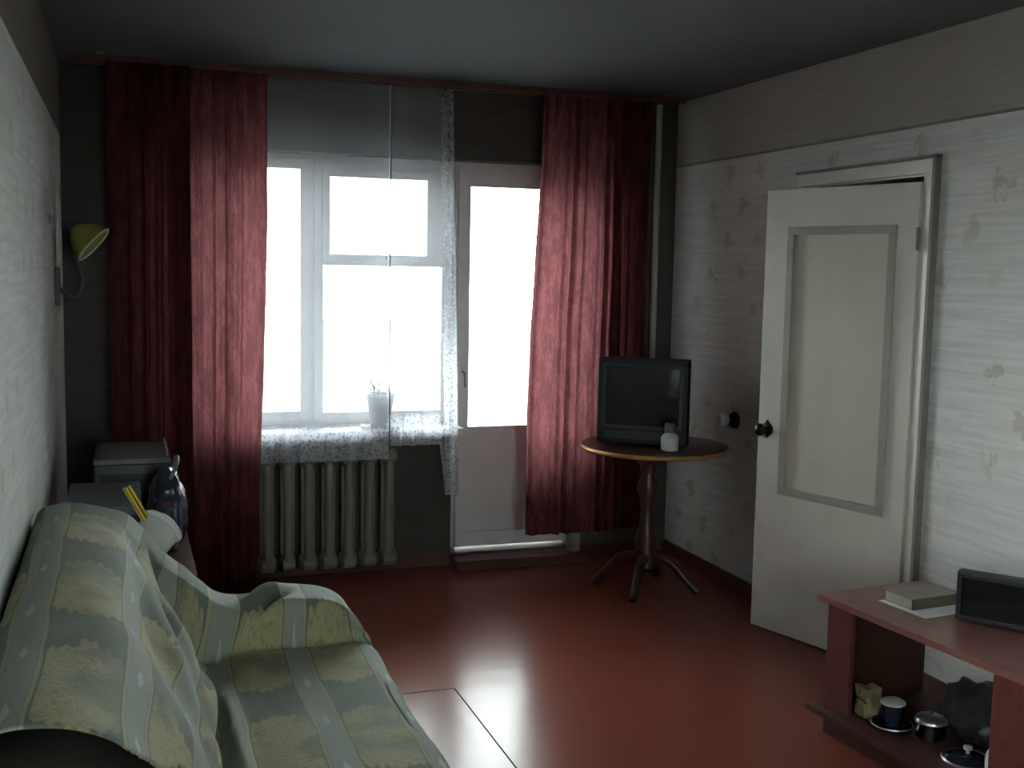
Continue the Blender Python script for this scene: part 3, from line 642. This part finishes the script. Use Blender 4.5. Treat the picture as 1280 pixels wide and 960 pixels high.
for y in ys:
    wE = sst(3.45, 3.535, y); row = []; wN = sst(1.75, 1.66, y)
    for i in range(len(A_)):
        p = A_[i].lerp(E_[i], max(wE, wN)); a = arc[i]
        # normal of the profile
        q0 = A_[max(0, i-1)].lerp(E_[max(0, i-1)], wE); q1 = A_[min(len(A_)-1, i+1)].lerp(E_[min(len(A_)-1, i+1)], wE)
        tn = (q1-q0).normalized(); nrm = Vector((-tn.z, 0, tn.x))
        if nrm.z < 0 and p.x > -.2 and p.x < .7: nrm = -nrm
        if p.x < -.2: nrm = Vector((0, 0, 0)) if p.z < .85 else Vector((0, 0, 1))
        if p.x > .70: nrm = Vector((1, 0, 0))
        s = a-a0
        h = 0.010*noise.noise(Vector((s*4, y*2.2, 0)))+0.005*noise.noise(Vector((s*11, y*6, 3)))
        h += .012*math.sin(y*9+s*3+1)*sst(-.15, .05, p.x)*sst(.30, .18, p.x)     # ripples down the backrest
        # wrinkles: grooves in (s,y) space, s measured from the stripe at x=.485
        h -= fold(s, y, -.29, 3.22, -.275, 2.45, .019, .062)                     # deep crease where seat meets back
        h += fold(s, y, -.235, 3.22, -.225, 2.5, .018, .028)
        h += fold(s, y, -.345, 3.25, -.36, 2.45, .024, .020)
        h -= fold(s, y, -.62, 3.55, -.38, 3.42, .020, .030)                       # hollow from backrest corner to arm
        h -= fold(s, y, -.38, 3.42, -.16, 3.50, .020, .034)
        h -= fold(s, y, -.16, 3.52, .0, 3.60, .012, .036)
        h += fold(s, y, -.20, 3.57, -.02, 3.64, .013, .030)
        h -= fold(s, y, -.70, 3.46, -.44, 2.85, .026, .036)                       # diagonal drags on the backrest
        h += fold(s, y, -.62, 3.36, -.38, 2.75, .022, .034)
        h -= fold(s, y, -.78, 3.20, -.50, 2.60, .035, .018)
        h += fold(s, y, -.56, 2.95, -.33, 2.45, .028, .022)
        h -= fold(s, y, -.17, 3.462, .25, 3.462, .016, .034)                       # arm / seat junction
        p = p+nrm*h
        z = p.z; x = p.x
        yy = y-.050*sst(.15, .85, wE)*(1-sst(3.545, 3.63, y))*sst(.22, .34, p.x)
        row.append((x, yy, z))
    W_.append(row)
# far end hanging down behind the arm
last = W_[-1]
for k in range(1, 13):
    t = k/12; row = []
    for (x, y, z), q in zip(last, range(len(last))):
        zz = z-(z-.12)*sst(0, 1, t) if k > 2 else z-.006*k*k
        row.append((x+.006*math.sin(q*.12)*t, 3.665+.025*min(1, k/3)+.010*math.sin(x*22)*t, min(z, zz)))
    W_.append(row)
def hem(x, y, z, s):   # the throw stops short near the viewer: on the backrest a curved hem uncovers the dark upholstery
    return y < 1.86+.29*sst(-.02, .11, x)-.35*sst(.12, .30, x)
rows = [[bm.verts.new(c_) for c_ in r_] for r_ in W_]
for j in range(len(rows)-1):
    for i in range(len(A_)-1):
        x, y, z = W_[j][i]
        if hem(x, y, z, 0): continue
        f = bm.faces.new((rows[j][i], rows[j][i+1], rows[j+1][i+1], rows[j+1][i])); f.smooth = True
        for l, (ii, jj) in zip(f.loops, ((i, j), (i+1, j), (i+1, j+1), (i, j+1))):
            yv = ys[jj] if jj < len(ys) else 3.665+(jj-len(ys)+1)*.035
            l[uvl].uv = ((arc[ii]-a0)+10*.235, yv)
bmesh.ops.delete(bm, geom=[v_ for v_ in bm.verts if not v_.link_faces], context='VERTS')
th = obj('sofa_throw', bm, M_throw)
sm = th.modifiers.new('thickness', 'SOLIDIFY'); sm.thickness = .005; sm.offset = -1
tag(th, 'green brocade throw with pale stripes and gold motifs draped over the sofa', 'throw')

# ------------------------------------------------------------------ low stand at right
SX, SY, SA = 2.300, 3.340, math.radians(5)
def cw(v_, u_, z): return (SX+v_*math.cos(SA)+u_*math.sin(SA), SY+v_*math.sin(SA)-u_*math.cos(SA), z)
st = thing('tv_stand', 'low mahogany coloured stand with open bays in front of the door', 'stand', (SX, SY, 0), SA)
LN = 1.62; D_ = .50
def sb_(name, v0, v1, u0, u1, z0, z1, m=M_redwood, bv=.003, **k): return obj(name, B(((v0, -u1, z0), (v1, -u0, z1))), m, st, bevel=bv, **k)
sb_('top', 0, D_, 0, LN, .478, .500, M_redwood_top, .004)
sb_('bottom_shelf', -.02, D_-.02, -.01, LN+.01, .078, .100, M_shelf, .004)
for u0 in (.035, 1.46): sb_('side_panel', .049, D_-.035, u0, u0+.02, .1005, .4775, M_tablewood)  # inner panels take the darker wood to paint in the bays' shade
sb_('divider', .049, D_-.035, .80, .82, .1005, .4775, M_tablewood)
for u0 in (.03, .765, 1.40):
    sb_('front_post', .030, .048, u0, u0+.125, .1005, .4775)
sb_('back_rail', D_-.05, D_-.036, .056, 1.459, .42, .4775, M_tablewood)
sb_('plinth', .03, .05, .03, LN-.03, .0, .0775, M_tablewood)
for u0 in (.03, .80, 1.55): sb_('foot', .05, D_-.04, u0, u0+.02, 0, .0775, M_tablewood)

# paper + book
pp = thing('paper_sheets', 'white sheets of paper under the book on the stand', 'paper', cw(.29, .22, .5))
def quad_prism(pts, z0, z1):
    bm = bmesh.new(); a = [bm.verts.new((x, y, z0)) for x, y in pts]; b_ = [bm.verts.new((x, y, z1)) for x, y in pts]
    bm.faces.new(a); bm.faces.new(b_); n = len(pts)
    for i in range(n): bm.faces.new((a[i], a[(i+1) % n], b_[(i+1) % n], b_[i]))
    return bm
for k in range(3):
    e = .004*k
    obj('sheet', quad_prism([(2.458+e, 3.204-e), (2.478-e, 2.985+e), (2.775-e, 3.02), (2.745, 3.232-e)], .5003+.001*k, .5010+.001*k), M_paper, pp, world=True)
bk = thing('book', 'thick old brown book lying on white papers on the stand', 'book', (2.58, 3.15, .5035))
c_ = [(2.478, 3.200), (2.488, 3.068), (2.700, 3.088), (2.690, 3.222)]
def inset(P, k):
    cx = sum(p[0] for p in P)/4; cy = sum(p[1] for p in P)/4
    return [(cx+(x-cx)*k, cy+(y-cy)*k) for x, y in P]
obj('page_block', quad_prism(inset(c_, .965), .5062, .5368), M_pages, bk, world=True)
obj('cover', quad_prism(c_, .5034, .5062), M_cover, bk, world=True, bevel=.001)
obj('cover', quad_prism(c_, .5368, .5398), M_cover, bk, world=True, bevel=.001)
obj('spine', quad_prism([c_[1], (c_[1][0]+.001, c_[1][1]-.005), (c_[2][0]+.001, c_[2][1]-.005), c_[2]], .5036, .5396), mat('book_spine', (0.10, 0.085, 0.05), .6, var=.2), bk, world=True)
# black electronic slab
sa = math.atan2(2.784-2.944, 2.695-2.582)
sp = thing('black_speaker', 'black box speaker with framed dark front on the stand', 'speaker', (2.565, 2.95, .5), sa)
obj('body', B(((0, 0.0, .004), (.38, .05, .165))), M_black, sp, bevel=.006)
obj('front_frame', frame_bm(.004, .376, .008, .161, .014, -.010, .001), M_black, sp, bevel=.002)
obj('front_panel', B(((.016, -.004, .020), (.364, .001, .149))), M_blackg, sp)
for x in (.02, .33): obj('foot', B(((x, .02, 0), (x+.03, .045, .005))), M_black, sp)

# small things on the bottom shelf
yb = thing('yellow_packet', 'crumpled yellow paper packet at the left end of the stand shelf', 'packet', cw(.115, .160, .1))
pb = bmesh.new(); bmesh.ops.create_cube(pb, size=1); bmesh.ops.subdivide_edges(pb, edges=pb.edges[:], cuts=5, use_grid_fill=True)
for v_ in pb.verts:
    n_ = noise.noise(v_.co*3.0); top = max(0, v_.co.z+.5)
    v_.co = Vector((v_.co.x*.065*(1+.4*n_), v_.co.y*.07*(1-.35*top+.3*n_), max(-.05, v_.co.z*.10+.012*n_*top)+.05))
obj('wrap', pb, M_yell, yb, smooth=30)
pb = bmesh.new(); tube(pb, spline([(-.034, -.035, .055), (-.036, 0, .062), (-.034, .033, .056)], 4), .003, 6); obj('string', pb, M_tablewood, yb, smooth=60)
jr = thing('covered_cup', 'dark cup with pale lid on a saucer, left of the steel pot', 'cup', cw(.11, .282, .1))
pb = bmesh.new(); lathe(pb, [(0, 0), (.038, 0), (.045, .004), (.066, .012), (.070, .016), (.066, .017), (.04, .010), (0, .009)], 32); obj('saucer', pb, M_darkglass, jr, smooth=40)
pb = bmesh.new(); lathe(pb, [(.066, .0135), (.0715, .0155), (.070, .019), (.065, .0175), (.066, .0135)], 32, cap=False); obj('saucer_rim', pb, M_steel, jr, smooth=60)
pb = bmesh.new(); lathe(pb, [(.026, .0105), (.034, .04), (.037, .086), (0, .086)], 28); obj('cup', pb, M_darkglass, jr, smooth=40)
pb = bmesh.new(); lathe(pb, [(.042, .0865), (.042, .093), (.030, .100), (0, .103)], 28); obj('lid', pb, M_pale, jr, smooth=40, label='pale round lid')
jr = thing('steel_pot', 'small shiny steel pot with domed lid in the middle bay', 'pot', cw(.17, .395, .1))
pb = bmesh.new(); lathe(pb, [(0, 0), (.040, 0), (.048, .008), (.050, .055), (.053, .058), (0, .058)], 32); obj('pot_body', pb, mat('dark_steel', (.12, .12, .13), .2, 1.0), jr, smooth=40)
pb = bmesh.new(); lathe(pb, [(.054, .0585), (.054, .063), (.046, .073), (.025, .082), (0, .085)], 32); obj('lid', pb, M_steel, jr, smooth=50)
pb = bmesh.new(); lathe(pb, [(.005, .084), (.005, .09), (.010, .094), (.010, .10), (0, .102)], 16); obj('knob', pb, M_black, jr, smooth=50)
jr = thing('glass_lid', 'round dark pan lid with steel rim and knob at shelf front', 'lid', cw(.15, .575, .1))
pb = bmesh.new(); lathe(pb, [(.072, .006), (.060, .014), (.035, .022), (0, .025)], 32); obj('dome', pb, M_darkglass, jr, smooth=50)
pb = bmesh.new(); lathe(pb, [(.070, 0), (.078, .001), (.080, .006), (.076, .010), (.070, .007), (.070, 0)], 32, cap=False); obj('rim', pb, M_steel, jr, smooth=60)
pb = bmesh.new(); lathe(pb, [(.006, .024), (.006, .034), (.014, .038), (.014, .048), (0, .051)], 18); obj('knob', pb, M_pale, jr, smooth=50)
wh = bmesh.new(); P_ = [Vector(cw(.12, .685, .108)), Vector(cw(.15, .655, .15)), Vector(cw(.19, .645, .16)), Vector(cw(.21, .655, .11))]
tube(wh, spline(P_, 6), .008, 10); obj('handle', wh, M_paper, jr, world=True, smooth=60, label='curved white handle')
pb = bmesh.new(); bmesh.ops.create_icosphere(pb, subdivisions=4, radius=1.0)
for v_ in pb.verts:
    c0 = v_.co.copy(); n_ = noise.noise(c0*2.4)*.28+noise.noise(c0*6)*.12
    v_.co = Vector((c0.x*.10*(1+n_), c0.y*.165*(1+n_), max(-.08, c0.z*.10*(1+n_))+.0805))
    v_.co += Vector(cw(.335, .47, .1))
tag(obj('grey_bag', pb, M_bag, smooth=80), 'dark grey crumpled plastic bag at the back of the stand', 'bag')
